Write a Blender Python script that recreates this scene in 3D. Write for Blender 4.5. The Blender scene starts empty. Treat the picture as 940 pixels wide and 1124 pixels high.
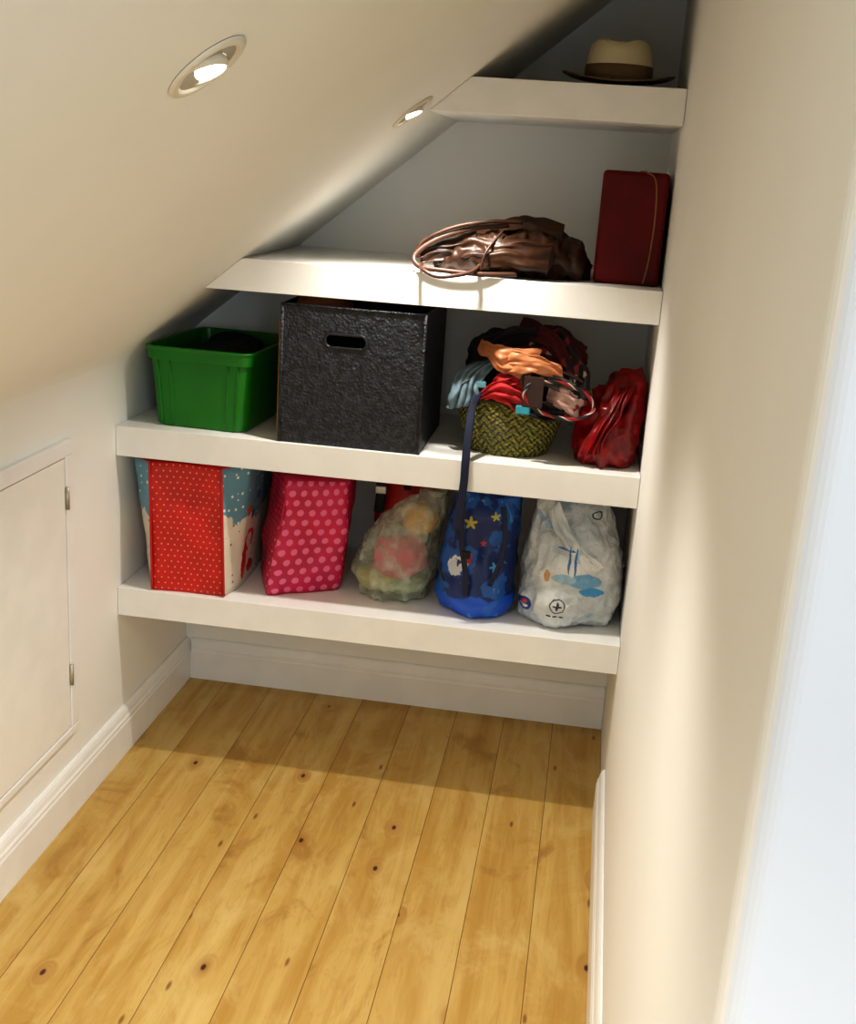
import bpy, bmesh, math, random
from mathutils import Vector, Euler, Matrix, noise
random.seed(4)
SC=bpy.context.scene
SC.view_settings.view_transform='Standard'
try: SC.view_settings.look='Medium High Contrast'
except Exception as e: print('LOOK',e)
SC.view_settings.exposure=0.27

# ------------------------------------------------------------------ dims
W=1.25; D=0.508; TH=0.073; ZS=[0.389,0.802,1.220,1.634]
ZK=1.037; SB=0.838
S1,S2,S3,S4=[z+TH for z in ZS]
def slope(x): return ZK+SB*x
def sx(z): return max(0.0,(z-ZK)/SB)

# ------------------------------------------------------------------ materials
def lin(c):
    o=[]
    for v in c[:3]:
        v=v/255.0
        o.append(v/12.92 if v<=0.04045 else ((v+0.055)/1.055)**2.4)
    return (*o,1.0)
class NT:
    def __init__(s,name):
        s.m=bpy.data.materials.new(name); s.m.use_nodes=True
        s.t=s.m.node_tree; s.n=s.t.nodes; s.l=s.t.links
        s.b=s.n['Principled BSDF']; s.out=s.n['Material Output']
        s.tc=s.n.new('ShaderNodeTexCoord')
    def put(s,v,sock):
        if isinstance(v,bpy.types.NodeSocket): s.l.new(v,sock)
        else: sock.default_value=v
    def math(s,op,a,b=0.0,c=None):
        n=s.n.new('ShaderNodeMath'); n.operation=op
        s.put(a,n.inputs[0]); s.put(b,n.inputs[1])
        if c is not None: s.put(c,n.inputs[2])
        return n.outputs[0]
    def sep(s,v):
        n=s.n.new('ShaderNodeSeparateXYZ'); s.l.new(v,n.inputs[0]); return n.outputs
    def comb(s,x,y,z):
        n=s.n.new('ShaderNodeCombineXYZ')
        for i,v in enumerate((x,y,z)): s.put(v,n.inputs[i])
        return n.outputs[0]
    def mix(s,f,a,b,mode='MIX'):
        n=s.n.new('ShaderNodeMix'); n.data_type='RGBA'; n.blend_type=mode
        s.put(f,n.inputs[0]); s.put(a,n.inputs[6]); s.put(b,n.inputs[7]); return n.outputs[2]
    def noise(s,vec,scale,detail=3,rough=.5,dist=0):
        n=s.n.new('ShaderNodeTexNoise'); n.inputs['Scale'].default_value=scale
        n.inputs['Detail'].default_value=detail; n.inputs['Roughness'].default_value=rough
        n.inputs['Distortion'].default_value=dist
        if vec is not None: s.l.new(vec,n.inputs['Vector'])
        return n.outputs['Fac']
    def vor(s,vec,scale,feature='F1',rand=1.0,dim='3D'):
        n=s.n.new('ShaderNodeTexVoronoi'); n.voronoi_dimensions=dim; n.feature=feature; n.inputs['Scale'].default_value=scale
        n.inputs['Randomness'].default_value=rand
        s.l.new(vec,n.inputs['Vector']); return n.outputs
    def step(s,v,lo,hi):
        n=s.n.new('ShaderNodeMapRange'); n.interpolation_type='SMOOTHSTEP'
        s.put(v,n.inputs[0]); n.inputs[1].default_value=lo; n.inputs[2].default_value=hi
        return n.outputs[0]
    def bump(s,h,strength,dist=.002):
        n=s.n.new('ShaderNodeBump'); n.inputs['Strength'].default_value=strength
        n.inputs['Distance'].default_value=dist; s.l.new(h,n.inputs['Height'])
        s.l.new(n.outputs[0],s.b.inputs['Normal'])
def setp(b,rough,metal=0,coat=0,sheen=0,spec=None):
    b.inputs['Roughness'].default_value=rough; b.inputs['Metallic'].default_value=metal
    b.inputs['Coat Weight'].default_value=coat; b.inputs['Sheen Weight'].default_value=sheen
    if spec is not None: b.inputs['Specular IOR Level'].default_value=spec

def simple(name,col,rough=.5,metal=0,var=.12,vscale=12,bump=.15,bscale=90,coat=0,sheen=0,spec=None,stretch=(1,1,1)):
    t=NT(name); setp(t.b,rough,metal,coat,sheen,spec)
    c=lin(col); d=tuple(v*(1-var*2) for v in c[:3])+(1,)
    o=t.tc.outputs['Object']
    mp=t.n.new('ShaderNodeMapping'); mp.inputs['Scale'].default_value=stretch; t.l.new(o,mp.inputs[0]); v=mp.outputs[0]
    f=t.step(t.noise(v,vscale,4),.35,.65)
    t.l.new(t.mix(f,d,c),t.b.inputs['Base Color'])
    if bump: t.bump(t.noise(v,bscale,3),bump)
    return t.m

def patches(t,base,lst,wob=.012,wsc=30):
    """lst of (axisA,axisB,ca,cb,ra,rb,color[,inner]) printed shapes in object space"""
    o=t.tc.outputs['Object']; s=t.sep(o)
    nz=t.math('MULTIPLY',t.math('SUBTRACT',t.noise(o,wsc,2),.5),wob*2)
    col=base
    for p in lst:
        a,b,ca,cb,ra,rb,cc=p[:7]
        da=t.math('DIVIDE',t.math('ADD',t.math('SUBTRACT',s[a],ca),nz),ra)
        db=t.math('DIVIDE',t.math('SUBTRACT',t.math('SUBTRACT',s[b],cb),nz),rb)
        r=t.math('SQRT',t.math('ADD',t.math('MULTIPLY',da,da),t.math('MULTIPLY',db,db)))
        f=t.math('SUBTRACT',1.0,t.step(r,.93,1.05))
        if len(p)>7: f=t.math('MULTIPLY',f,t.step(r,p[7]-.05,p[7]+.05))
        col=t.mix(f,col,lin(cc))
    return col

def dots_mat(name,base,dot,pitch,rad,rough=.45,sheen=0,pitch2=None):
    t=NT(name); setp(t.b,rough)
    uv=t.tc.outputs['UV']; s=t.sep(uv)
    u=t.math('DIVIDE',s[0],pitch); v=t.math('DIVIDE',s[1],pitch*.87)
    row=t.math('FLOOR',v); par=t.math('MULTIPLY',t.math('MODULO',t.math('ABSOLUTE',row),2.0),.5)
    fu=t.math('SUBTRACT',t.math('FRACT',t.math('ADD',u,par)),.5)
    fv=t.math('MULTIPLY',t.math('SUBTRACT',t.math('FRACT',v),.5),.87)
    r=t.math('SQRT',t.math('ADD',t.math('MULTIPLY',fu,fu),t.math('MULTIPLY',fv,fv)))
    f=t.math('SUBTRACT',1.0,t.step(r,rad-.05,rad+.03))
    n=t.step(t.noise(t.tc.outputs['Object'],14,3),.35,.65)
    b=lin(base); bd=tuple(x*.78 for x in b[:3])+(1,)
    t.l.new(t.mix(f,t.mix(n,bd,b),lin(dot)),t.b.inputs['Base Color'])
    t.bump(t.noise(t.tc.outputs['Object'],25,3),.3,.004)
    return t.m

def wall_mat(name,col,rough=.75):
    t=NT(name); setp(t.b,rough,spec=.2)
    o=t.tc.outputs['Object']
    c=lin(col); d=tuple(v*.97 for v in c[:3])+(1,)
    t.l.new(t.mix(t.step(t.noise(o,2.2,3),.3,.7),d,c),t.b.inputs['Base Color'])
    t.bump(t.noise(o,180,3),.06,.001)
    return t.m
m_wall=wall_mat('painted_plaster_cream',(244,243,238))
m_ceil=wall_mat('painted_ceiling_cream',(242,241,234))
m_daylit=wall_mat('plaster_daylight_tint',(230,234,240))  # bluish cast of the daylight is put into this wall colour
m_trim=simple('trim_gloss_white',(245,245,243),rough=.35,var=.02,bump=.03)
m_shelf=simple('shelf_satin_white',(244,243,239),rough=.5,var=.02,bump=.03)

def floor_mat():
    t=NT('pine_floorboards'); setp(t.b,.45,spec=.3)
    o=t.tc.outputs['Object']; s=t.sep(o); x,y=s[0],s[1]
    bx=t.math('DIVIDE',t.math('SUBTRACT',x,.13-1.4),.14)
    idx=t.math('FLOOR',bx); fr=t.math('FRACT',bx)
    wn=t.n.new('ShaderNodeTexWhiteNoise'); wn.noise_dimensions='1D'; t.l.new(idx,wn.inputs['W']); rnd=wn.outputs['Value']
    off=t.math('MULTIPLY',rnd,13.7)
    kvec=t.comb(t.math('ADD',t.math('MULTIPLY',x,7.0),off),t.math('ADD',t.math('MULTIPLY',y,3.6),off),0.0)
    kv=t.vor(kvec,1.0,dim='2D'); kd=kv['Distance']
    csep=t.n.new('ShaderNodeSeparateColor'); t.l.new(kv['Color'],csep.inputs[0])
    on=t.step(csep.outputs[0],.76,.78)
    halo=t.math('MULTIPLY',t.math('SUBTRACT',1.0,t.step(kd,.03,.20)),on)
    core=t.math('MULTIPLY',t.math('SUBTRACT',1.0,t.step(kd,.022,.045)),on)
    g=t.comb(t.math('ADD',t.math('ADD',t.math('MULTIPLY',x,20.0),off),t.math('MULTIPLY',halo,1.6)),t.math('ADD',t.math('MULTIPLY',y,1.3),off),off)
    g1=t.noise(g,1.0,5,.55,.5)
    rings=t.math('ABSOLUTE',t.math('SINE',t.math('MULTIPLY',g1,38.0)))
    gf=t.noise(t.comb(t.math('MULTIPLY',x,170.0),t.math('MULTIPLY',y,6.0),off),1.0,3,.5,.3)
    bl=t.noise(t.comb(t.math('ADD',t.math('MULTIPLY',x,6.5),off),t.math('MULTIPLY',y,3.2),off),1.0,5,.65,.8)
    c=t.mix(t.step(g1,.33,.68),lin((182,142,70)),lin((206,174,104)))
    c=t.mix(t.math('MULTIPLY',t.math('SUBTRACT',1.0,t.step(rings,.0,.4)),.22),c,lin((154,110,50)))
    c=t.mix(t.math('MULTIPLY',t.step(bl,.48,.70),.6),c,lin((216,190,126)))
    c=t.mix(t.math('MULTIPLY',t.math('SUBTRACT',1.0,t.step(bl,.30,.46)),.7),c,lin((152,106,46)))
    c=t.mix(t.math('MULTIPLY',t.step(gf,.55,.75),.15),c,lin((144,96,42)))
    c=t.mix(t.math('MULTIPLY',rnd,.22),c,lin((182,140,68)))
    c=t.mix(t.math('MULTIPLY',halo,.5),c,lin((152,94,38)))
    c=t.mix(t.math('MULTIPLY',core,.92),c,lin((58,26,12)))
    kv2=t.vor(t.comb(t.math('ADD',t.math('MULTIPLY',x,17.0),off),t.math('ADD',t.math('MULTIPLY',y,5.0),off),3.0),1.0,dim='2D')
    cs2=t.n.new('ShaderNodeSeparateColor'); t.l.new(kv2['Color'],cs2.inputs[0])
    k2=t.math('MULTIPLY',t.math('SUBTRACT',1.0,t.step(kv2['Distance'],.03,.10)),t.step(cs2.outputs[1],.86,.88))
    c=t.mix(t.math('MULTIPLY',k2,.75),c,lin((110,58,22)))
    e=t.math('ABSOLUTE',t.math('SUBTRACT',fr,.5))
    seam=t.step(e,.490,.498)
    c=t.mix(t.math('MULTIPLY',seam,.8),c,lin((90,52,22)))
    t.l.new(c,t.b.inputs['Base Color'])
    h=t.math('SUBTRACT',t.math('MULTIPLY',gf,.15),seam)
    t.bump(h,.4,.002)
    return t.m
m_floor=floor_mat()

# ------------------------------------------------------------------ mesh helpers
def link(o,parent=None):
    SC.collection.objects.link(o)
    if parent: o.parent=parent
    return o
def empty(name):
    o=bpy.data.objects.new(name,None); return link(o)
def mesh(name,vs,fs,mats,parent=None,smooth=False,uvs=None,mi=None,bevel=0,bseg=2):
    me=bpy.data.meshes.new(name); me.from_pydata([tuple(v) for v in vs],[],fs); 
    if not isinstance(mats,(list,tuple)): mats=[mats]
    for m in mats: me.materials.append(m)
    if mi:
        for p,i in zip(me.polygons,mi): p.material_index=i
    if uvs:
        L=me.uv_layers.new(name='UVMap')
        for p,u in zip(me.polygons,uvs):
            for j,li in enumerate(p.loop_indices): L.data[li].uv=u[j]
    me.validate()
    bm=bmesh.new(); bm.from_mesh(me); bmesh.ops.recalc_face_normals(bm,faces=bm.faces); bm.to_mesh(me); bm.free()
    for p in me.polygons: p.use_smooth=smooth
    o=bpy.data.objects.new(name,me); link(o,parent)
    if bevel:
        b=o.modifiers.new('bev','BEVEL'); b.width=bevel; b.segments=bseg; b.limit_method='ANGLE'; b.angle_limit=.6
    return o
def box(name,a,b,mat,parent=None,bevel=0.002,rotz=0,bseg=2):
    x0,y0,z0=a;x1,y1,z1=b
    cx,cy=(x0+x1)/2,(y0+y1)/2
    vs=[]
    for z in(z0,z1):
        for x,y in((x0,y0),(x1,y0),(x1,y1),(x0,y1)):
            dx,dy=x-cx,y-cy
            vs.append((cx+dx*math.cos(rotz)-dy*math.sin(rotz),cy+dx*math.sin(rotz)+dy*math.cos(rotz),z))
    fs=[(0,1,2,3),(4,5,6,7),(0,1,5,4),(1,2,6,5),(2,3,7,6),(3,0,4,7)]
    return mesh(name,vs,fs,mat,parent,bevel=bevel,bseg=bseg)
def loft(name,rings,mats,parent=None,cap0=True,cap1=True,smooth=True,segmat=None):
    n=len(rings[0]); vs=[Vector(p) for r in rings for p in r]; fs=[];uvs=[];mi=[]
    us=[]
    for r in rings:
        u=[0]
        for i in range(n): u.append(u[-1]+(Vector(r[(i+1)%n])-Vector(r[i])).length)
        us.append(u)
    v=[0]
    for k in range(1,len(rings)):
        c0=sum((Vector(p) for p in rings[k-1]),Vector())/n; c1=sum((Vector(p) for p in rings[k]),Vector())/n
        v.append(v[-1]+max((c1-c0).length,.0001))
    uref=us[len(us)//2]
    for k in range(len(rings)-1):
        for i in range(n):
            j=(i+1)%n
            fs.append((k*n+i,k*n+j,(k+1)*n+j,(k+1)*n+i))
            uvs.append([(uref[i],v[k]),(uref[i+1],v[k]),(uref[i+1],v[k+1]),(uref[i],v[k+1])])
            mi.append(segmat[i] if segmat else 0)
    if cap0: fs.append(tuple(range(n))[::-1]); uvs.append([(0,0)]*n); mi.append(segmat[0] if segmat else 0)
    if cap1:
        b=(len(rings)-1)*n; fs.append(tuple(b+i for i in range(n))); uvs.append([(0,0)]*n); mi.append(segmat[0] if segmat else 0)
    return mesh(name,vs,fs,mats,parent,smooth,uvs,mi)
def crumple(o,amp,freq,seed=0,stretch=(1,1,1),ridge=0.0,zmin=None,clampx=None,clampy=None,fade=None):
    me=o.data
    no=[v.normal.copy() for v in me.vertices]
    for v,nn in zip(me.vertices,no):
        p=Vector((v.co.x*stretch[0],v.co.y*stretch[1],v.co.z*stretch[2]))*freq+Vector((seed*7.3,seed*3.1,seed*1.7))
        a=noise.fractal(p,.9,2.1,4)
        if ridge: a=a*(1-ridge)+ridge*(1-abs(noise.noise(p*1.3))*3.2)*.6
        k=amp
        if fade: k*=fade(v.co)
        v.co+=nn*a*k
        if zmin is not None and v.co.z<zmin: v.co.z=zmin
        if clampx: v.co.x=min(max(v.co.x,clampx[0]),clampx[1])
        if clampy: v.co.y=min(max(v.co.y,clampy[0]),clampy[1])
    me.update()
def sring(cx,cy,z,rx,ry,e=2.0,n=64,rot=0,tilt=(0,0)):
    out=[]
    for i in range(n):
        a=2*math.pi*i/n; c,s=math.cos(a),math.sin(a)
        r=(abs(c)**e+abs(s)**e)**(-1/e)
        x,y=rx*r*c,ry*r*s
        X=x*math.cos(rot)-y*math.sin(rot);Y=x*math.sin(rot)+y*math.cos(rot)
        out.append((cx+X,cy+Y,z+tilt[0]*X+tilt[1]*Y))
    return out
def lerpkeys(keys,t):
    for a,b in zip(keys,keys[1:]):
        if t<=b[0]:
            f=(t-a[0])/(b[0]-a[0]); f=f*f*(3-2*f)*.5+f*.5
            return [a[i]+(b[i]-a[i])*f for i in range(1,len(a))]
    return list(keys[-1][1:])
def cr(pts,n=12,cyc=False):
    P=[Vector(p) for p in pts]; out=[]
    m=len(P)
    rng=range(m) if cyc else range(m-1)
    for i in rng:
        if cyc: a,b,c,d=P[(i-1)%m],P[i],P[(i+1)%m],P[(i+2)%m]
        else: a,b,c,d=P[max(i-1,0)],P[i],P[i+1],P[min(i+2,m-1)]
        for k in range(n):
            t=k/n
            out.append(.5*((2*b)+(-a+c)*t+(2*a-5*b+4*c-d)*t*t+(-a+3*b-3*c+d)*t**3))
    if not cyc: out.append(P[-1])
    return out
def sweep(name,pts,w,th,mat,parent=None,up=(0,0,1),cyc=False,n=10,seg=12,smooth=True):
    P=cr(pts,n,cyc); up=Vector(up); vs=[];fs=[];uvs=[];m=len(P);L=0
    Ls=[0]
    for i in range(1,m): L+=(P[i]-P[i-1]).length; Ls.append(L)
    for i,p in enumerate(P):
        a=P[(i-1)%m] if (cyc or i>0) else P[i]; b=P[(i+1)%m] if (cyc or i<m-1) else P[i]
        tg=(b-a).normalized(); s=tg.cross(up)
        if s.length<1e-3: s=tg.cross(Vector((0.3,1,0.1)))
        s.normalize(); u=s.cross(tg).normalized()
        for k in range(seg):
            an=2*math.pi*k/seg
            vs.append(p+s*w*math.cos(an)+u*th*math.sin(an))
    for i in range(m if cyc else m-1):
        for k in range(seg):
            i2=(i+1)%m;k2=(k+1)%seg
            fs.append((i*seg+k,i*seg+k2,i2*seg+k2,i2*seg+k))
            l2=Ls[i2] if i2 else L
            uvs.append([(Ls[i],k/seg),(Ls[i],(k+1)/seg),(l2,(k+1)/seg),(l2,k/seg)])
    if not cyc:
        fs.append(tuple(range(seg))[::-1]); uvs.append([(0,0)]*seg)
        fs.append(tuple((m-1)*seg+k for k in range(seg))); uvs.append([(0,0)]*seg)
    return mesh(name,vs,fs,mat,parent,smooth,uvs)
def drape(name,pts,wid,mat,parent,wdir=(0,0,1),nrm=(0,-1,0),folds=4,amp=.006,seed=0,thick=.0022,taper=(1,1),n=12,m=32):
    """folded length of cloth: a wide strip following a path, irregular pleats across its width"""
    P=cr(pts,n); wd=Vector(wdir).normalized(); nn=Vector(nrm).normalized(); vs=[];fs=[]
    for i,p in enumerate(P):
        f=i/(len(P)-1); w=wid*(taper[0]+(taper[1]-taper[0])*f)
        for k in range(m+1):
            q=k/m-.5
            ph=seed*1.7+noise.noise(Vector((f*2.0,q*1.6,seed)))*5.5
            o=math.sin(q*folds*2*math.pi+ph)*amp*(.45+.8*abs(noise.noise(Vector((f*2.5,q*4,seed+9))))*2)
            o+=noise.noise(Vector((f*5,q*5,seed+2)))*amp*1.2
            b=(0.25-q*q)*w*.45
            edge=noise.noise(Vector((f*4,seed,0)))*wid*.16*(q*2)
            vs.append(p+wd*(w*q+edge)+nn*(o+b)+wd*noise.noise(Vector((f*3,q*3,seed+4)))*wid*.12)
    for i in range(len(P)-1):
        for k in range(m):
            a=i*(m+1)+k; fs.append((a,a+1,a+m+2,a+m+1))
    o=mesh(name,vs,fs,mat,parent,True)
    s=o.modifiers.new('s','SOLIDIFY'); s.thickness=thick
    return o
def lump(name,c,r,mat,parent=None,rot=(0,0,0),seed=0,amp=.25,freq=1.6,stretch=(1,1,1),ridge=.4,zmin=None,sub=5,xmax=None,zmax=None):
    bm=bmesh.new(); bmesh.ops.create_icosphere(bm,subdivisions=sub,radius=1)
    R=Euler(rot).to_matrix(); c=Vector(c)
    for v in bm.verts:
        p=Vector((v.co.x*stretch[0],v.co.y*stretch[1],v.co.z*stretch[2]))*freq+Vector((seed*5.1,seed*2.3,seed))
        a=noise.fractal(p,.9,2.1,4); rd=(1-abs(noise.noise(p*1.5))*3)*.5
        d=1+amp*(a*(1-ridge)+rd*ridge)
        q=R@Vector((v.co.x*d*r[0],v.co.y*d*r[1],v.co.z*d*r[2]))+c
        if zmin is not None: q.z=max(q.z,zmin)
        if zmax is not None: q.z=min(q.z,zmax)
        if xmax is not None: q.x=min(q.x,xmax)
        v.co=q
    me=bpy.data.meshes.new(name); bm.to_mesh(me); bm.free(); me.materials.append(mat)
    for p in me.polygons: p.use_smooth=True
    o=bpy.data.objects.new(name,me); return link(o,parent)
def cut(o,cutter):
    m=o.modifiers.new('b','BOOLEAN'); m.operation='DIFFERENCE'; m.object=cutter; m.solver='EXACT'
    dg=bpy.context.evaluated_depsgraph_get(); dg.update()
    me=bpy.data.meshes.new_from_object(o.evaluated_get(dg)); o.modifiers.clear(); o.data=me
    bpy.data.objects.remove(cutter,do_unlink=True)

# ------------------------------------------------------------------ room shell
XR=3.0; YF=-5.0
mesh('floor',[(-.02,.02,0),(XR,.02,0),(XR,YF,0),(-.02,YF,0)],[(0,1,2,3)],m_floor)
mesh('wall_back',[(0,0,0),(W,0,0),(W,0,slope(W)),(0,0,slope(0))],[(0,1,2,3)],m_wall)
tl=.05; cd=Vector((1,0,SB)).normalized()
p0=Vector((0,0,ZK-tl)); p1=Vector((0,0,ZK)); p2=p1+cd*tl
arc=[]
for i in range(9):
    t=i/8; arc.append((1-t)**2*p0+2*t*(1-t)*p1+t*t*p2)
def strip(name,prof,mat,y0=0,y1=YF,smooth=True):
    vs=[];fs=[]
    for p in prof: vs+= [(p[0],y0,p[2]),(p[0],y1,p[2])]
    for i in range(len(prof)-1): fs.append((2*i,2*i+1,2*i+3,2*i+2))
    return mesh(name,vs,fs,mat,smooth=smooth)
strip('wall_left',[Vector((0,0,0))]+arc[:5],m_wall)
strip('ceiling',arc[4:]+[Vector((XR,0,slope(XR)))],m_ceil)
prof=[(W,0)]; rc=.02; YC=-2.39
for i in range(9):
    a=math.pi/2*i/8
    prof.append((W+rc-rc*math.cos(a),YC+rc-rc*math.sin(a)))
prof.append((XR,YC))
def vstrip(name,prof,mat):
    vs=[];fs=[]
    for x,y in prof: vs+=[(x,y,0),(x,y,slope(x))]
    for i in range(len(prof)-1): fs.append((2*i,2*i+1,2*i+3,2*i+2))
    return mesh(name,vs,fs,mat)
vstrip('wall_right',prof[:6],m_wall)
vstrip('wall_landing',prof[5:],m_daylit)

bp=[(0,0),(.018,0),(.018,.085),(.016,.090),(.016,.097),(.013,.102),(.011,.112),(.008,.120),(.004,.125),(0,.125)]
def baseboard(name,a,b,nrm,off=.0005):
    a=Vector((*a,0));b=Vector((*b,0));n=Vector((*nrm,0)); vs=[];k=len(bp)
    for P in(a,b):
        for o,z in bp: vs.append(P+n*(o+off)+Vector((0,0,z+.0005)))
    fs=[(i,(i+1)%k,k+(i+1)%k,k+i) for i in range(k)]+[tuple(range(k)),tuple(range(k,2*k))]
    return mesh(name,vs,fs,m_trim)
baseboard('baseboard_left',(0,-.0),(0,YF),(1,0))
baseboard('baseboard_back',(.019,0),(W-.001,0),(0,-1))
baseboard('baseboard_right',(W,-.49),(W,YC+.02),(-1,0))
baseboard('baseboard_landing',(W+.02,YC),(XR,YC),(0,-1))

for i,z in enumerate(ZS):
    e=.001
    xa,xb=sx(z)+e,sx(z+TH)+e
    if i==1: xa=xb=e
    xr=W-e
    vs=[(xa,-e,z),(xr,-e,z),(xr,-e,z+TH),(xb,-e,z+TH),(xa,-D,z),(xr,-D,z),(xr,-D,z+TH),(xb,-D,z+TH)]
    fs=[(0,1,2,3),(4,5,6,7),(0,1,5,4),(1,2,6,5),(2,3,7,6),(3,0,4,7)]
    mesh('shelf',vs,fs,m_shelf,bevel=.0012)

door=empty('access_door')
m_door=simple('door_white',(243,241,235),rough=.5,var=.02,bump=.03)
yd0,yd1,zd0,zd1=-.765,-1.62,.203,.902
fw=.035
box('frame_top',(0.0005,yd1,zd1-fw),(.012,yd0,zd1),m_trim,door)
box('frame_bottom',(0.0005,yd1,zd0),(.012,yd0,zd0+fw*.5),m_trim,door)
box('frame_hinge_side',(0.0005,yd0-fw,zd0+fw*.5),(.012,yd0,zd1-fw),m_trim,door)
box('frame_latch_side',(0.0005,yd1,zd0+fw*.5),(.012,yd1+fw,zd1-fw),m_trim,door)
m_gap=simple('gap_shadow',(120,112,95),bump=0)
box('rebate',(0.0005,yd1+fw,zd0+fw*.5),(.002,yd0-fw,zd1-fw),m_gap,door,bevel=0)
box('leaf',(0.001,yd1+fw+.003,zd0+fw*.5+.003),(.010,yd0-fw-.003,zd1-fw-.003),m_door,door,bevel=.0015)
m_metal=simple('hinge_metal',(190,185,170),rough=.4,metal=.7)
for z in(.75,.33):
    sweep('hinge',[(.014,yd0-fw-.001,z),(.014,yd0-fw-.001,z+.05)],.0045,.0045,m_metal,door,up=(1,0,0),n=1)

m_glow=NT('lamp_glow'); m_glow.b.inputs['Base Color'].default_value=(1,1,1,1)
m_glow.b.inputs['Emission Color'].default_value=(1,.95,.85,1); m_glow.b.inputs['Emission Strength'].default_value=9; m_glow=m_glow.m
m_ring=simple('downlight_trim',(225,218,198),rough=.35,var=.02,bump=0)
m_cup=simple('downlight_cup',(170,160,138),rough=.4,var=.05,bump=0)
nrm=Vector((SB,0,-1)).normalized(); tv=Vector((0,1,0))
def downlight(x,y,energy,aim,size=2.4,blend=.6):
    root=empty('recessed_downlight'); C=Vector((x,y,slope(x)))
    def lathe(nm,pf,mat,axis=nrm,c=C,cap=False):
        u=(tv-axis*tv.dot(axis)).normalized(); w=axis.cross(u); rings=[]
        for r,hh in pf:
            rings.append([c+axis*hh+(u*math.cos(a)+w*math.sin(a))*r for a in [2*math.pi*k/48 for k in range(48)]])
        return loft(nm,rings,mat,root,cap0=False,cap1=cap)
    lathe('trim_ring',[(.050,.0008),(.0495,.003),(.047,.0045),(.041,.005),(.0385,.004),(.037,.002)],m_ring)
    lathe('cup',[(.038,.002),(.030,.0015),(.001,.0012)],m_cup)
    ax=(nrm*.9+Vector((0,-.10,-.5))).normalized(); c2=C+Vector((-.006,0,-.003))-nrm*.004
    lathe('eyeball',[(.030,.0),(.031,.006),(.029,.010),(.027,.011),(.0265,.009)],m_ring,ax,c2)
    lathe('lamp_face',[(.027,.0085),(.001,.0095)],m_glow,ax,c2,cap=True)
    L=bpy.data.lights.new('downlight_spot','SPOT'); L.energy=energy; L.color=(1,.95,.87); L.spot_size=size; L.spot_blend=blend; L.shadow_soft_size=.022
    o=bpy.data.objects.new('spot',L); link(o,root); o.location=C+nrm*.045
    d=(Vector(aim)-o.location); o.rotation_euler=d.to_track_quat('-Z','Y').to_euler()
    return root
downlight(.70,-.645,22,(.82,-.66,0),2.1,.8)
downlight(.68,-1.85,29,(.76,-1.70,0),2.0,1.0)
downlight(.68,-3.05,33,(.76,-2.7,0),2.0,1.0)

# ------------------------------------------------------------------ SHELF 1 (bottom) items
z1=S1+.001
bagA=empty('christmas_laundry_bag')
m_reddot=dots_mat('red_polka',(212,30,18),(236,140,112),.0165,.14)
t=NT('festive_print'); setp(t.b,.4)
o=t.tc.outputs['Object']; s=t.sep(o)
fl=t.vor(o,55)['Distance']
sky=t.mix(t.math('SUBTRACT',1.0,t.step(fl,.16,.24)),lin((104,150,168)),lin((235,235,225)))
bw=t.math('ADD',s[2],t.math('MULTIPLY',t.noise(o,14,2),.10))
snow=t.mix(t.math('SUBTRACT',1.0,t.step(t.vor(o,38)['Distance'],.10,.15)),lin((226,218,200)),lin((190,60,50)))
col=t.mix(t.step(bw,.70,.705),snow,sky)
col=patches(t,col,[(1,2,-.40,.665,.016,.014,(205,90,40)),(1,2,-.33,.69,.016,.012,(60,100,150)),(1,2,-.36,.645,.014,.012,(40,80,130)),
  (1,2,-.30,.66,.014,.012,(215,120,50)),(1,2,-.37,.58,.035,.03,(205,35,30),.6),(1,2,-.40,.53,.018,.05,(205,35,30)),(1,2,-.36,.535,.02,.03,(240,226,206)),
  (1,2,-.34,.50,.026,.016,(200,45,35)),(1,2,-.43,.60,.012,.012,(238,210,190))],wob=.012,wsc=45)
t.l.new(col,t.b.inputs['Base Color']); t.bump(t.noise(o,22,3),.25,.004); m_fest=t.m
def poly_ring(pts,z,per=8):
    out=[];n=len(pts)
    for i in range(n):
        a=Vector(pts[i]);b=Vector(pts[(i+1)%n])
        for k in range(per):
            p=a.lerp(b,k/per); out.append((p.x,p.y,z))
    return out
rings=[];NR=18
b0=[(.088,-.498),(.272,-.492),(.284,-.42),(.286,-.30),(.27,-.10),(.08,-.10),(.060,-.30),(.062,-.44)]
b1=[(.082,-.498),(.262,-.496),(.314,-.43),(.318,-.30),(.28,-.10),(.06,-.10),(.022,-.30),(.030,-.465)]
for k in range(NR+1):
    f=k/NR; z=z1+f*.328
    pts=[(a[0]+(b[0]-a[0])*f,a[1]+(b[1]-a[1])*f) for a,b in zip(b0,b1)]
    r=poly_ring(pts,z)
    for i in range(8):
        x,y,zz=r[i]; u=i/8; r[i]=(x,y+.012*math.sin(math.pi*u)*(.4+.6*f),zz)
    rings.append(r)
a=loft('bag_body',rings,[m_reddot,m_fest],bagA,segmat=[0]*8+[1]*56)
crumple(a,.006,9,2,zmin=z1,clampx=(.006,2),ridge=.3)
m_redtrim=simple('red_webbing',(196,26,20),rough=.6)
for idx in (0,8):
    sweep('piping',[Vector(rings[k][idx])+Vector((0,-.002,.003)) for k in range(0,NR+1,3)],.0028,.0028,m_redtrim,bagA,up=(0,1,0),n=4)

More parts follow.
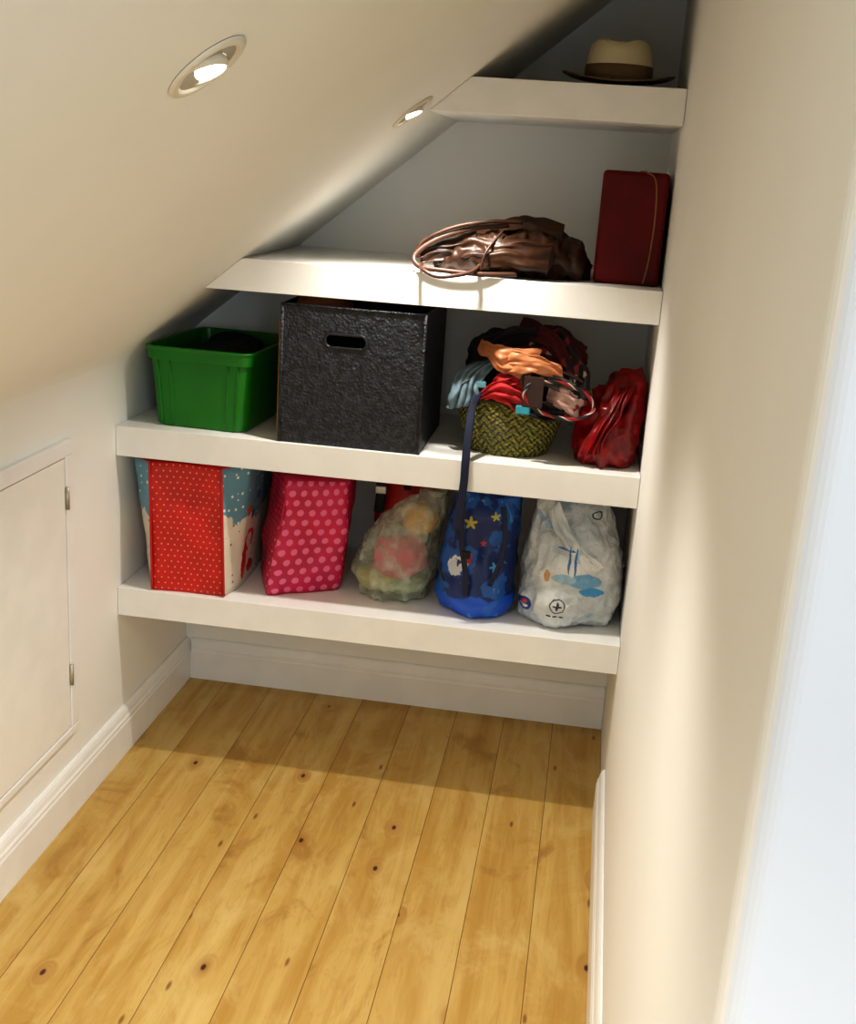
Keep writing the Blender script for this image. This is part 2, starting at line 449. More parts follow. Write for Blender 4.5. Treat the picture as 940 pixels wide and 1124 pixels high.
bagB=empty('pink_polka_dot_laundry_bag')
m_pinkdot=dots_mat('pink_big_polka',(206,28,78),(230,108,150),.030,.29)
m_pinkdot2=dots_mat('crimson_small_polka',(178,14,50),(226,90,130),.018,.2)
rings=[]
base=[(.368,-.455),(.534,-.355),(.49,-.13),(.34,-.13),(.298,-.28)]
top=[(.415,-.45),(.560,-.38),(.52,-.15),(.39,-.15),(.345,-.32)]
for k in range(NR+1):
    f=k/NR; z=z1+f*.30
    bul=math.sin(math.pi*(f**.8))
    pts=[]
    for j,(b,tp) in enumerate(zip(base,top)):
        x=b[0]+(tp[0]-b[0])*f; y=b[1]+(tp[1]-b[1])*f
        cx,cy=.44,-.28; sc=1+.05*bul*(0 if j==0 else 1)
        if f<.08: sc*=.96+.5*f
        pts.append((cx+(x-cx)*sc,cy+(y-cy)*sc))
    r=poly_ring(pts,z,12); n=len(r)
    r=[((r[i-1][0]+2*r[i][0]+r[(i+1)%n][0])/4,(r[i-1][1]+2*r[i][1]+r[(i+1)%n][1])/4,z) for i in range(n)]
    rings.append(r)
b=loft('bag_body',rings,[m_pinkdot,m_pinkdot2],bagB,segmat=[0]*12+[1]*48)
crumple(b,.012,8,5,zmin=z1,ridge=.35)
sweep('seam',[Vector(rings[k][0])+Vector((0,-.001,.003)) for k in range(0,NR+1,3)],.0022,.0022,simple('pink_piping',(190,20,60)),bagB,up=(0,1,0),n=4)
lump('dark_contents',(.46,-.27,z1+.298),(.07,.07,.022),simple('navy_contents',(30,30,60),rough=.9),bagB,seed=71,amp=.4,sub=4,zmax=.797)

# --- knotted translucent carrier bag with clothes inside
bagC=empty('knotted_plastic_bag')
t=NT('translucent_plastic'); setp(t.b,.2,spec=.7)
t.b.inputs['Base Color'].default_value=lin((206,212,192))
tr=t.n.new('ShaderNodeBsdfTransparent'); tr.inputs[0].default_value=(.94,.95,.90,1)
mx=t.n.new('ShaderNodeMixShader'); f=t.step(t.noise(t.tc.outputs['Object'],26,4),.3,.8)
t.l.new(t.math('ADD',t.math('MULTIPLY',f,.38),.22),mx.inputs[0]); t.l.new(tr.outputs[0],mx.inputs[1]); t.l.new(t.b.outputs[0],mx.inputs[2]); t.l.new(mx.outputs[0],t.out.inputs['Surface'])
t.bump(t.noise(t.tc.outputs['Object'],45,4,.6,1.2),.9,.008); m_film=t.m
keys=[(0,.668,-.335,.04,.04),(.05,.668,-.335,.078,.072),(.25,.667,-.335,.101,.088),(.5,.680,-.335,.096,.083),(.7,.705,-.335,.078,.07),(.85,.730,-.335,.060,.055),(.93,.744,-.335,.042,.035),(.96,.75,-.335,.026,.022),(1.0,.755,-.335,.034,.026)]
rings=[]
for k in range(61):
    f=k/60; cx,cy,rx,ry=lerpkeys(keys,f)
    rings.append(sring(cx,cy,z1+f*.285,rx,ry,2.2,96))
c=loft('film',rings,m_film,bagC); crumple(c,.020,13,3,(1,1,.5),.6,zmin=z1,clampx=(.562,2)); crumple(c,.006,34,4,(1,1,.6),.8,zmin=z1,clampx=(.562,2))
m_pink=simple('pink_garment',(222,74,106),rough=.8); m_yel=simple('yellow_garment',(200,190,100),rough=.8)
lump('pink_cloth',(.685,-.355,.575),(.068,.055,.058),m_pink,bagC,seed=3,sub=4)
lump('yellow_cloth',(.635,-.34,.51),(.058,.055,.032),m_yel,bagC,seed=5,sub=4,zmin=z1+.01)
lump('peach_cloth',(.730,-.345,.675),(.044,.036,.042),simple('peach_garment',(236,180,92),rough=.8),bagC,seed=7,sub=4)
lump('green_cloth',(.70,-.335,.50),(.055,.055,.028),simple('green_garment',(150,176,110),rough=.8),bagC,seed=9,sub=4,zmin=z1+.01)

ruck=empty('red_rucksack')
m_redf=simple('red_nylon',(214,44,30),rough=.5); m_blk=simple('black_webbing',(16,16,18),rough=.6); m_sil=simple('silver_buckle',(200,200,195),rough=.3,metal=.6)
lump('rucksack_body',(.665,-.125,.63),(.09,.09,.165),m_redf,ruck,seed=11,amp=.10,sub=4,zmin=z1,zmax=.797)
sweep('strap_a',[(.605,-.175,.775),(.603,-.215,.745),(.604,-.22,.69),(.60,-.215,.64)],.013,.002,m_blk,ruck,up=(0,1,0))
sweep('strap_b',[(.66,-.20,.78),(.668,-.222,.75),(.675,-.222,.71)],.009,.002,m_blk,ruck,up=(0,1,0))
sweep('strap_c',[(.575,-.21,.785),(.62,-.225,.765),(.70,-.225,.775)],.016,.002,m_redf,ruck,up=(0,1,0))
box('buckle',(.590,-.231,.695),(.620,-.221,.715),m_sil,ruck,bevel=.002)

# --- blue swim bag
bagD=empty('blue_childrens_drawstring_bag')
t=NT('blue_cartoon_nylon'); setp(t.b,.38)
o=t.tc.outputs['Object']; s=t.sep(o)
wob=t.math('MULTIPLY',t.noise(o,18,2),.05)
col=t.mix(t.step(t.math('ADD',s[2],wob),.545,.553),lin((20,84,196)),lin((16,40,98)))
col=t.mix(t.math('MULTIPLY',t.step(t.noise(o,14,3,.5),.50,.54),.8),col,lin((30,96,176)))
col=t.mix(t.math('MULTIPLY',t.step(t.noise(o,20,3,.6,1.0),.64,.66),.7),col,lin((84,150,190)))
def star(cx,cz,r,cc,col,rot=0):
    dx=t.math('SUBTRACT',s[0],cx); dz=t.math('SUBTRACT',s[2],cz)
    rr=t.math('SQRT',t.math('ADD',t.math('MULTIPLY',dx,dx),t.math('MULTIPLY',dz,dz)))
    an=t.math('ARCTAN2',dx,dz)
    lim=t.math('MULTIPLY',t.math('ADD',t.math('MULTIPLY',t.math('COSINE',t.math('ADD',t.math('MULTIPLY',an,5.0),rot)),.26),.62),r)
    f=t.step(t.math('SUBTRACT',lim,rr),0,.001)
    return t.mix(f,col,lin(cc))
col=star(.866,.705,.020,(176,164,70),col); col=star(.925,.725,.014,(176,164,70),col,1); col=star(.90,.655,.010,(176,60,50),col,.5); col=star(.932,.60,.015,(90,160,210),col,2)
col=patches(t,col,[(0,2,.84,.60,.026,.016,(226,226,222)),(0,2,.835,.588,.016,.022,(206,210,214)),(0,2,.842,.603,.010,.006,(40,60,110)),(0,2,.87,.615,.008,.012,(200,50,40))],wob=.014,wsc=70)
t.l.new(col,t.b.inputs['Base Color']); t.bump(t.noise(o,30,4),.35,.004); m_bluebag=t.m
keys=[(0,.883,-.365,.065,.065),(.04,.883,-.365,.083,.085),(.15,.881,-.365,.095,.095),(.4,.881,-.36,.093,.088),(.6,.883,-.36,.083,.078),(.8,.893,-.36,.083,.075),(1,.903,-.35,.077,.06)]
rings=[]
for k in range(51):
    f=k/50; cx,cy,rx,ry=lerpkeys(keys,f); rings.append(sring(cx,cy,z1+f*.305,rx,ry,2.3,80))
d=loft('bag_body',rings,m_bluebag,bagD); crumple(d,.020,11,8,(1,1,.7),.55,zmin=z1)
m_nvw=simple('navy_strap',(16,24,56),rough=.6)
sweep('shoulder_strap_a',[(.845,-.445,.76),(.845,-.457,.70),(.852,-.465,.65),(.865,-.472,.59),(.87,-.472,.53)],.007,.002,m_nvw,bagD,up=(0,1,0))
sweep('shoulder_strap_b',[(.94,-.425,.75),(.95,-.44,.69),(.945,-.455,.62),(.925,-.465,.56)],.006,.002,m_nvw,bagD,up=(0,1,0))
box('strap_buckle',(.853,-.474,.625),(.874,-.464,.643),m_blk,bagD,bevel=.002)
sweep('drawcord',[(.81,-.44,.72),(.80,-.45,.66),(.797,-.455,.60),(.815,-.462,.56)],.0028,.0028,m_blk,bagD,up=(0,1,0))

# --- white shopping bag
bagE=empty('white_plastic_carrier_bag')
t=NT('printed_white_polythene'); setp(t.b,.28,spec=.6)
o=t.tc.outputs['Object']
base_=t.mix(t.step(t.noise(o,9,3),.4,.65),lin((192,200,204)),lin((228,230,230)))
base_=t.mix(t.math('MULTIPLY',t.step(t.noise(o,12,3,.5,1.0),.60,.64),.7),base_,lin((140,176,204)))
B=(60,120,180)
col=patches(t,base_,[(0,2,1.125,.640,.003,.04,B),(0,2,1.11,.645,.003,.035,B),(0,2,1.10,.668,.022,.003,B),(0,2,1.15,.595,.04,.018,(120,172,208)),(0,2,1.10,.598,.03,.012,(160,196,216)),(0,2,1.17,.57,.03,.010,(60,150,204)),
 (0,2,1.06,.60,.008,.014,(200,160,110)),
 (0,2,1.092,.530,.019,.019,(50,50,55),.84),(0,2,1.092,.530,.004,.012,(50,50,55)),(0,2,1.092,.530,.012,.003,(50,50,55)),
 (0,2,1.072,.504,.006,.003,(70,70,74)),(0,2,1.087,.503,.006,.003,(70,70,74)),(0,2,1.102,.502,.006,.003,(70,70,74)),
 (0,2,1.010,.515,.018,.020,(24,60,140)),(0,2,1.010,.508,.010,.005,(230,230,230)),(0,2,1.010,.522,.008,.006,(200,60,50)),(0,2,1.165,.742,.013,.010,(30,30,34),.7)],wob=.004,wsc=50)
t.l.new(col,t.b.inputs['Base Color']); t.bump(t.noise(o,38,5,.65,1.2),.9,.008); m_poly=t.m
keys=[(0,1.110,-.355,.09,.075),(.05,1.112,-.355,.110,.095),(.22,1.114,-.355,.122,.110),(.45,1.117,-.35,.117,.103),(.65,1.114,-.35,.107,.088),(.82,1.110,-.35,.094,.062),(.93,1.107,-.35,.080,.04),(1,1.105,-.35,.068,.018)]
rings=[]
for k in range(81):
    f=k/80; cx,cy,rx,ry=lerpkeys(keys,f); rings.append(sring(cx,cy,z1+f*.305,rx,ry,2.3,130,tilt=(.05*f,0)))
xl=(.985,W-.004)
e_=loft('bag_body',rings,m_poly,bagE); crumple(e_,.024,8,12,(1,1,.6),.7,zmin=z1,clampx=xl); crumple(e_,.009,26,14,(1.2,1,.8),.8,zmin=z1,clampx=xl)
for v in e_.data.vertices: v.co.z=min(v.co.z,.797)
drape('folded_flap',[(1.06,-.42,.765),(1.09,-.445,.71),(1.13,-.458,.66),(1.18,-.45,.62)],.05,m_poly,bagE,wdir=(.6,0,.6),folds=2,amp=.005,seed=3,thick=.001,taper=(.8,.8))
lump('knotted_handle',(1.215,-.33,.59),(.024,.03,.055),m_poly,bagE,seed=21,amp=.6,freq=2.2,sub=4,xmax=W-.004)

# ------------------------------------------------------------------ SHELF 2 items
z2=S2+.001
crate=empty('green_plastic_crate')
m_green=simple('green_plastic',(24,116,22),rough=.35,var=.04,bump=.04,spec=.4)
cxg,cyg=.2,-.295
def rrect(cx,cy,z,hx,hy,r,n=6,rot=0):
    out=[]
    for qx,qy,a0 in((1,1,0),(-1,1,90),(-1,-1,180),(1,-1,270)):
        for k in range(n+1):
            a=math.radians(a0+90*k/n); x=qx*(hx-r)+r*math.cos(a); y=qy*(hy-r)+r*math.sin(a)
            out.append((cx+x*math.cos(rot)-y*math.sin(rot),cy+x*math.sin(rot)+y*math.cos(rot),z))
    return out
H=.192; rg=-.05
R_=[rrect(cxg,cyg,z2,.112,.160,.03,rot=rg),rrect(cxg,cyg,z2+.004,.115,.163,.03,rot=rg),rrect(cxg,cyg,z2+H-.03,.127,.175,.03,rot=rg),
    rrect(cxg,cyg,z2+H-.03,.133,.181,.03,rot=rg),rrect(cxg,cyg,z2+H-.006,.135,.183,.03,rot=rg),rrect(cxg,cyg,z2+H,.139,.187,.033,rot=rg),rrect(cxg,cyg,z2+H+.003,.138,.186,.032,rot=rg),
    rrect(cxg,cyg,z2+H+.003,.129,.177,.028,rot=rg),rrect(cxg,cyg,z2+H-.03,.124,.172,.028,rot=rg),rrect(cxg,cyg,z2+.006,.110,.158,.028,rot=rg)]
o=loft('crate_shell',R_,m_green,crate,smooth=False)
bv=o.modifiers.new('b','BEVEL'); bv.width=.0015; bv.segments=2
def crate_pt(fx,zr,side=-1,out=.0):
    f=(zr-.004)/(H-.034); hx=.115+.012*f; hy=.163+.012*f
    x=fx*hx; y=side*(hy+out)
    return Vector((cxg+x*math.cos(rg)-y*math.sin(rg),cyg+x*math.sin(rg)+y*math.cos(rg),z2+zr))
for fx in(-.80,-.56,.60,.80):
    sweep('rib',[crate_pt(fx,.006),crate_pt(fx,.08),crate_pt(fx,H-.03)],.0025,.003,m_green,crate,up=(0,1,0),n=3)
m_dark=simple('black_fabric',(14,14,18),rough=.85,var=.3)
lump('dark_clothes',(.20,-.29,1.02),(.105,.145,.042),m_dark,crate,seed=31,amp=.25,freq=1.6,zmin=z2+.02)
lump('dark_clothes_fold',(.20,-.20,1.05),(.07,.05,.024),m_dark,crate,seed=33,amp=.35,freq=1.8,sub=4)

bx_=empty('black_storage_box')
t=NT('black_textured_leatherette'); setp(t.b,.45,spec=.5)
o=t.tc.outputs['Object']; vv=t.vor(o,150)['Distance']
t.l.new(t.mix(t.step(t.noise(o,60,3),.4,.65),lin((17,20,25)),lin((42,46,54))),t.b.inputs['Base Color'])
t.bump(t.math('ADD',t.noise(o,120,4,.6,.8),vv),.8,.003); m_lthr=t.m
m_in=simple('box_lining',(30,26,24),rough=.9)
bx0,bx1,by0,by1=.398,.738,-.500,-.165; bz1=z2+.325; wt=.006
fr=box('front_panel',(bx0,by0,z2),(bx1,by0+wt,bz1),m_lthr,bx_,bevel=0)
cu=loft('cutter',[[(bx0+.155+p[0],yy,bz1-.078+p[1]) for p in rrect(0,0,0,.046,.013,.0125,n=8)] for yy in(by0-.03,by0+.03)],m_in)
cut(fr,cu)
box('back_panel',(bx0,by1-wt,z2),(bx1,by1,bz1),m_lthr,bx_)
box('side_panel_a',(bx0,by0+wt,z2),(bx0+wt,by1-wt,bz1),m_lthr,bx_)
box('side_panel_b',(bx1-wt,by0+wt,z2),(bx1,by1-wt,bz1),m_lthr,bx_)
box('base_panel',(bx0+wt,by0+wt,z2),(bx1-wt,by1-wt,z2+wt),m_lthr,bx_)
hp=[(bx0+.155+p[0],by0-.001,bz1-.078+p[1]) for p in rrect(0,0,0,.049,.0155,.015,n=8)]
sweep('handle_rim',hp,.0035,.0025,simple('handle_rim_black',(30,30,33),rough=.3),bx_,up=(0,1,0),cyc=True,n=2)
for xx in(bx0+.004,bx1-.004):
    sweep('edge_binding',[(xx,by0-.0005,z2+.003),(xx,by0-.0005,bz1-.002)],.004,.0025,m_lthr,bx_,up=(0,1,0),n=2)
sweep('edge_binding_top',[(bx0+.004,by0-.0005,bz1-.003),(bx1-.004,by0-.0005,bz1-.003)],.0025,.004,m_lthr,bx_,up=(0,1,0),n=2)
lump('brown_contents',(.48,-.42,1.185),(.07,.06,.04),simple('brown_suede',(120,68,36),rough=.8),bx_,seed=41,amp=.3,freq=1.5,sub=4,zmax=1.217)
lump('dark_contents',(.62,-.33,1.165),(.09,.13,.045),m_dark,bx_,seed=43,amp=.4,freq=2,sub=4,zmax=1.215)
box('cardboard_sheet',(.384,-.46,z2),(.3905,-.22,z2+.28),simple('kraft_card',(170,122,70),rough=.8),bx_)

# --- woven basket with scarves
bk=empty('woven_basket')
t=NT('woven_seagrass'); setp(t.b,.6)
uv=t.tc.outputs['UV']; s=t.sep(uv)
u=t.math('MULTIPLY',s[0],110.0); v=t.math('MULTIPLY',s[1],190.0)
zz=t.math('ABSOLUTE',t.math('SUBTRACT',t.math('FRACT',t.math('MULTIPLY',u,.25)),.5))
st=t.math('FRACT',t.math('ADD',t.math('MULTIPLY',v,.25),t.math('MULTIPLY',zz,2.0)))
f=t.step(st,.55,.65)
n=t.step(t.noise(t.comb(u,v,0.0),1.0,3),.35,.65)
ca=t.mix(n,lin((98,96,24)),lin((156,146,54))); cb=t.mix(n,lin((50,52,18)),lin((84,82,30)))
t.l.new(t.mix(f,ca,cb),t.b.inputs['Base Color'])
hh=t.math('MULTIPLY',t.math('SINE',t.math('MULTIPLY',u,3.1416)),t.math('SINE',t.math('MULTIPLY',v,3.1416)))
t.bump(hh,1.0,.004); m_weave=t.m
bc=(.932,-.345)
rings=[]
for k in range(17):
    f=k/16; r=.096+.032*math.sin(f*1.7) 
    rings.append(sring(bc[0],bc[1],z2+f*.130,r*1.0,r*.92,2.1,80))
for k in range(10):
    f=1-k/10; r=.090+.032*math.sin(f*1.7); rings.append(sring(bc[0],bc[1],z2+.004+f*.126,r,r*.92,2.1,80))
loft('basket_wall',rings,m_weave,bk)
sweep('basket_rim',sring(bc[0],bc[1],z2+.131,.126,.116,2.1,24),.005,.005,m_weave,bk,cyc=True,n=3)

cl=empty('scarves_and_handbags')
m_tan=simple('tan_leather',(204,132,88),rough=.42,bump=.25); m_den=simple('blue_grey_scarf',(124,148,160),rough=.85,bump=.4); m_crim=simple('red_scarf',(200,46,50),rough=.8)
m_mar=simple('maroon_wool',(84,22,24),rough=.9); m_teal=simple('teal_bead',(60,170,190),rough=.3); m_nav=simple('navy_webbing',(26,34,66),rough=.7)
m_brn=simple('dark_brown_leather',(58,34,24),rough=.35); m_wpk=simple('white_pink_cloth',(214,176,166),rough=.8)
t=NT('patterned_scarf'); setp(t.b,.8); o=t.tc.outputs['Object']; vd=t.vor(o,60); cs=t.n.new('ShaderNodeSeparateColor'); t.l.new(vd['Color'],cs.inputs[0])
col=t.mix(t.step(cs.outputs[0],.7,.72),lin((26,22,26)),lin((130,34,44))); col=t.mix(t.step(cs.outputs[1],.84,.86),col,lin((190,160,144)))
t.l.new(col,t.b.inputs['Base Color']); m_flor=t.m
m_chk=simple('charcoal_knit',(30,26,30),rough=.9)
zc=z2+.13
lump('dark_heap',(.945,-.28,zc+.050),(.125,.11,.090),m_dark,cl,seed=51,amp=.2,freq=1.4)
lump('dark_heap_b',(.885,-.31,zc+.085),(.070,.07,.06),m_chk,cl,seed=50,amp=.25,freq=1.4)
lump('maroon_heap',(1.02,-.28,zc+.095),(.075,.08,.065),m_mar,cl,seed=58,amp=.3,freq=1.6)
drape('dark_scarf',[(.83,-.36,zc+.05),(.87,-.385,zc+.11),(.92,-.38,zc+.14),(.98,-.36,zc+.15)],.07,m_chk,cl,wdir=(.1,.5,-.8),folds=3,amp=.008,seed=15)
drape('patterned_scarf',[(.98,-.34,zc+.15),(1.03,-.40,zc+.12),(1.07,-.44,zc+.06),(1.085,-.45,zc+.0)],.085,m_flor,cl,wdir=(.8,0,.5),folds=3,amp=.009,seed=1)
drape('maroon_scarf',[(.93,-.33,zc+.155),(1.0,-.38,zc+.145),(1.05,-.42,zc+.10),(1.09,-.42,zc+.04)],.06,m_mar,cl,wdir=(.3,.2,.8),folds=3,amp=.008,seed=5)
drape('blue_scarf_a',[(.885,-.37,zc+.09),(.85,-.41,zc+.07),(.828,-.44,zc+.02),(.82,-.43,zc-.02)],.075,m_den,cl,wdir=(.9,0,.25),folds=3,amp=.009,seed=2)
drape('blue_scarf_b',[(.87,-.41,zc+.05),(.825,-.43,zc+.035),(.80,-.42,zc+.015),(.79,-.40,zc-.005)],.04,m_den,cl,wdir=(0,.2,1),folds=2,amp=.007,seed=9)
drape('red_scarf',[(.86,-.43,zc+.005),(.89,-.46,zc+.03),(.935,-.47,zc+.030),(.975,-.455,zc+.01)],.065,m_crim,cl,wdir=(.25,0,1),folds=3,amp=.008,seed=3,taper=(.5,1.1))
drape('red_scarf_b',[(.89,-.45,zc+.045),(.93,-.465,zc+.05),(.97,-.46,zc+.05)],.045,m_crim,cl,wdir=(.5,0,1),folds=2,amp=.007,seed=13)
drape('tan_flap_a',[(.850,-.41,zc+.125),(.880,-.45,zc+.116),(.925,-.475,zc+.102),(.985,-.472,zc+.092)],.080,m_tan,cl,wdir=(.35,-.15,1),folds=1.4,amp=.006,seed=4,taper=(.35,1.0))
drape('tan_flap_b',[(.915,-.465,zc+.095),(.955,-.49,zc+.102),(1.00,-.490,zc+.098),(1.05,-.465,zc+.085)],.066,m_tan,cl,wdir=(-.2,-.1,1),folds=1.4,amp=.006,seed=6,taper=(.9,.5))
drape('pale_scarf',[(1.02,-.44,zc+.035),(1.05,-.465,zc+.03),(1.08,-.46,zc+.015),(1.095,-.44,zc+.0)],.05,m_wpk,cl,wdir=(.1,0,1),folds=2,amp=.007,seed=7)
drape('black_scarf',[(.97,-.45,zc-.005),(1.01,-.47,zc-.01),(1.06,-.465,zc-.01)],.03,m_dark,cl,wdir=(.1,0,1),folds=2,amp=.005,seed=8)
drape('grey_scarf',[(1.00,-.455,zc+.075),(1.04,-.468,zc+.060),(1.08,-.455,zc+.045)],.035,simple('grey_check_cloth',(92,88,88),rough=.85),cl,wdir=(.1,0,1),folds=2,amp=.006,seed=18)
t=NT('striped_braid'); setp(t.b,.5); s=t.sep(t.tc.outputs['UV'])
fr_=t.math('FRACT',t.math('ADD',t.math('MULTIPLY',s[0],16.0),s[1]))
col=t.mix(t.step(fr_,.40,.44),lin((150,26,32)),lin((24,20,26))); col=t.mix(t.step(fr_,.86,.90),col,lin((206,190,180))); t.l.new(col,t.b.inputs['Base Color']); m_braid=t.m
hc=Vector((1.048,-.480,zc+.024)); pts=[]
for k in range(12):
    a=2*math.pi*k/12; pts.append(hc+Vector((.080*math.cos(a),.02*math.cos(a),.040*math.sin(a)-.014*math.cos(a))))
sweep('hoop_handle',pts,.0045,.0045,m_braid,cl,up=(0,1,0),cyc=True,n=6)
sweep('hoop_handle_b',[p+Vector((-.008,.022,.022)) for p in pts],.004,.004,m_brn,cl,up=(0,1,0),cyc=True,n=6)
box('luggage_tag',(.966,-.500,zc+.004),(1.012,-.494,zc+.076),m_brn,cl,bevel=.003) 
box('teal_clip',(.952,-.486,zc-.016),(.985,-.476,zc+.004),m_teal,cl,bevel=.003)
box('pale_blue_clip',(.858,-.475,zc+.035),(.879,-.466,zc+.05),simple('pale_blue_bead',(120,190,210),rough=.3),cl,bevel=.003)
sweep('hanging_strap',[(.865,-.43,zc+.03),(.852,-.475,zc-.01),(.85,-.505,z2+.06),(.850,-.520,z2+.00),(.850,-.520,z2-.05),(.846,-.517,z2-.10),(.838,-.512,z2-.17)],.0095,.0018,m_nav,cl,up=(0,1,0),n=8)

# --- red satin bag (soft, slumped)
rb=empty('red_satin_bag')
m_sat=simple('red_satin',(150,8,12),rough=.32,var=.3,vscale=16,bump=.5,bscale=30,spec=.4)
keys=[(0,1.168,-.385,.045,.05),(.05,1.168,-.385,.060,.07),(.3,1.168,-.38,.068,.085),(.6,1.175,-.37,.063,.08),(.85,1.188,-.35,.050,.06),(1,1.20,-.34,.030,.03)]
rings=[]
for k in range(61):
    f=k/60; cx,cy,rx,ry=lerpkeys(keys,f); rings.append(sring(cx,cy,z2+f*.215,rx,ry,2.2,90,tilt=(.25*f,0)))
q=loft('bag_body',rings,m_sat,rb); crumple(q,.026,13,17,(1.3,1,.6),.8,zmin=z2,clampx=(0,W-.004)); crumple(q,.008,34,18,(1,1,.5),.8,zmin=z2,clampx=(0,W-.004))
drape('satin_fold',[(1.20,-.42,z2+.19),(1.175,-.452,z2+.14),(1.15,-.465,z2+.08),(1.135,-.46,z2+.03)],.07,m_sat,rb,wdir=(1,0,.25),folds=3,amp=.007,seed=11,taper=(.5,1))

# ------------------------------------------------------------------ SHELF 3 items
z3=S3+.001
hb=empty('brown_leather_handbag')
m_hb=simple('brown_soft_leather',(70,43,26),rough=.45,var=.3,vscale=14,bump=.5,bscale=55,spec=.35)
m_hb2=simple('brown_leather_edge',(76,47,32),rough=.45)
keys=[(0,.02,.03,-.42),(.06,.045,.06,-.41),(.2,.080,.10,-.39),(.4,.110,.125,-.37),(.6,.108,.13,-.36),(.8,.095,.125,-.35),(.93,.078,.105,-.34),(1,.03,.05,-.34)]
rings=[]
NX=90
for k in range(NX+1):
    f=k/NX; hz,ry,cy=lerpkeys(keys,f); x=.735+f*.345; ring=[]
    for i in range(96):
        a=2*math.pi*i/96; c,s_=math.cos(a),math.sin(a)
        z=z3+hz*.5+hz*.5*(abs(s_)**.8)*(1 if s_>0 else -1)
        wy=ry*(abs(c)**.8)*(1 if c>0 else -1)
        ring.append((x,cy+wy*(1-.25*max(s_,0)),z))
    rings.append(ring)
hbo=loft('bag_body',rings,m_hb,hb); crumple(hbo,.018,9,23,(1.6,1,1.0),.6,zmin=z3); crumple(hbo,.009,24,27,(1.5,.8,.8),.85,zmin=z3)
drape('front_panel',[(.80,-.478,z3+.052),(.86,-.498,z3+.056),(.93,-.502,z3+.058),(1.0,-.486,z3+.050)],.08,m_hb,hb,wdir=(.1,.25,1),folds=1.5,amp=.005,seed=21,taper=(.6,1))
drape('gathered_top',[(.86,-.44,z3+.095),(.90,-.42,z3+.112),(.95,-.41,z3+.118),(1.02,-.40,z3+.105)],.06,m_hb,hb,wdir=(0,1,.4),nrm=(0,-.3,1),folds=3,amp=.005,seed=22)
sweep('opening_rim',[(.90,-.46,z3+.112),(.82,-.475,z3+.100),(.745,-.485,z3+.072),(.700,-.50,z3+.035),(.715,-.515,z3+.012),(.77,-.522,z3+.008),(.85,-.518,z3+.006),(.93,-.50,z3+.010)],.0055,.004,m_hb2,hb,up=(0,1,0),n=8)
drape('side_gusset',[(.71,-.485,z3+.030),(.745,-.475,z3+.045),(.79,-.465,z3+.055),(.83,-.47,z3+.06)],.06,m_hb,hb,wdir=(0,.15,1),folds=2,amp=.004,seed=24,taper=(.3,1.3))
sweep('handle_a',[(.715,-.49,z3+.015),(.725,-.545,z3+.010),(.76,-.560,z3-.002),(.80,-.553,z3+.002),(.835,-.53,z3+.012),(.85,-.48,z3+.03)],.0045,.0045,m_hb2,hb,up=(0,0,1),n=8)
sweep('handle_b',[(.93,-.46,z3+.12),(.86,-.48,z3+.118),(.78,-.485,z3+.10),(.715,-.49,z3+.065),(.705,-.495,z3+.03)],.0045,.0045,m_hb,hb,up=(0,1,0),n=8)
sweep('body_seam',[(.85,-.51,z3+.015),(.86,-.515,z3+.055),(.89,-.485,z3+.10)],.0028,.0028,m_hb2,hb,up=(0,1,0),n=8)

rbx=empty('red_gift_box')
m_rb=simple('dark_red_card',(100,10,8),rough=.45,var=.12,bump=.08,spec=.2)
m_el=simple('gold_elastic',(150,100,54),rough=.5)
box('box_body',(1.095,-.425,z3),(1.240,-.17,z3+.244),m_rb,rbx,bevel=.010,bseg=4)
sweep('elastic_band',[(1.178,-.30,z3+.2455),(1.19,-.425,z3+.243),(1.210,-.427,z3+.225),(1.217,-.427,z3+.15),(1.214,-.427,z3+.06),(1.206,-.427,z3+.004)],.0018,.0012,m_el,rbx,up=(0,1,0),n=8)

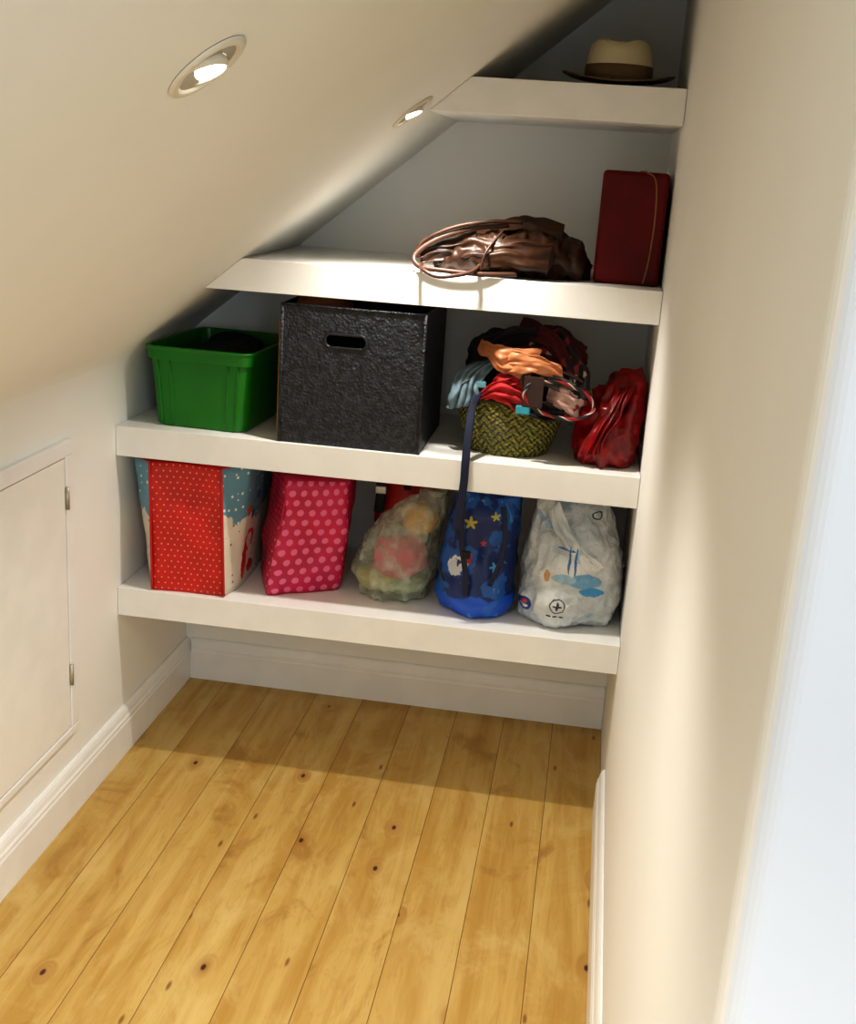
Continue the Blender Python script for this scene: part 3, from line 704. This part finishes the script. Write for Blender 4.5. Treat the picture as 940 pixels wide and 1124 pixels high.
# ------------------------------------------------------------------ SHELF 4: straw hat
z4=S4+.001
hat=empty('straw_trilby_hat')
def straw(name,c1,c2):
    t=NT(name); setp(t.b,.7); s=t.sep(t.tc.outputs['UV'])
    w=t.math('MULTIPLY',t.math('SINE',t.math('MULTIPLY',s[0],1100.0)),t.math('SINE',t.math('MULTIPLY',s[1],1100.0)))
    t.l.new(t.mix(t.step(w,-.5,.5),lin(c2),lin(c1)),t.b.inputs['Base Color']); t.bump(w,.4,.001); return t.m
m_straw=straw('cream_straw',(228,214,178),(208,192,154)); m_brim=straw('brown_straw',(112,90,60),(88,68,44)); m_crown_shade=simple('brown_crown_shade',(112,88,56),rough=.6)
hx,hy=1.105,-.37
def hring(r,z,curl=0,e=1.12,dent=0):
    out=[]
    for i in range(72):
        a=2*math.pi*i/72; x=r*math.cos(a); y=r*e*math.sin(a)
        zz=z+curl*(math.cos(a)**2)-curl*.8*(math.sin(a)**2 if math.sin(a)<0 else -math.sin(a)**2*.4)
        if dent: zz-=dent*math.exp(-(x/.022)**2)
        out.append((hx+x,hy+y,z4+zz))
    return out
crown=[hring(.073,.022),hring(.072,.05),hring(.068,.072),hring(.062,.090),hring(.052,.098,dent=.010),hring(.036,.100,dent=.016),hring(.018,.099,dent=.018),hring(.003,.099,dent=.018)]
loft('crown',crown,m_straw,hat,cap0=False)
loft('brim',[hring(.072,.024),hring(.072,.018),hring(.090,.014,.003),hring(.110,.014,.008),hring(.122,.016,.012),hring(.123,.019,.012),hring(.110,.017,.008),hring(.090,.017,.003),hring(.0725,.022)],m_brim,hat,cap0=False,cap1=False)
loft('crown_shade_ring',[hring(.0735,.020),hring(.0745,.022),hring(.0735,.045),hring(.072,.046)],m_crown_shade,hat,cap0=False,cap1=False)  # brown ring painted in for the shading of the lower crown

# ------------------------------------------------------------------ lighting
w=bpy.data.worlds.new('World'); SC.world=w; w.use_nodes=True
bg=w.node_tree.nodes['Background']; bg.inputs[0].default_value=(.82,.91,1.0,1); bg.inputs[1].default_value=.72
# daylight from the landing window behind and to the right of the viewpoint
L=bpy.data.lights.new('landing_daylight','AREA'); L.shape='RECTANGLE'; L.size=.9; L.size_y=1.1; L.energy=14; L.color=(.86,.93,1.0)
o=bpy.data.objects.new('landing_daylight',L); link(o); o.location=(2.35,-4.7,1.75)
o.rotation_euler=(Vector((.2,-1.0,.8))-o.location).to_track_quat('-Z','Y').to_euler()

# ------------------------------------------------------------------ camera
cam=bpy.data.cameras.new('Camera'); co=bpy.data.objects.new('Camera',cam); link(co)
co.location=(1.11308,-3.11111,1.52255); co.rotation_euler=(1.28139,-0.06476,0.15047)
cam.sensor_fit='HORIZONTAL'; cam.sensor_width=36; cam.lens=1280.09/940*36; cam.clip_start=.02
SC.camera=co
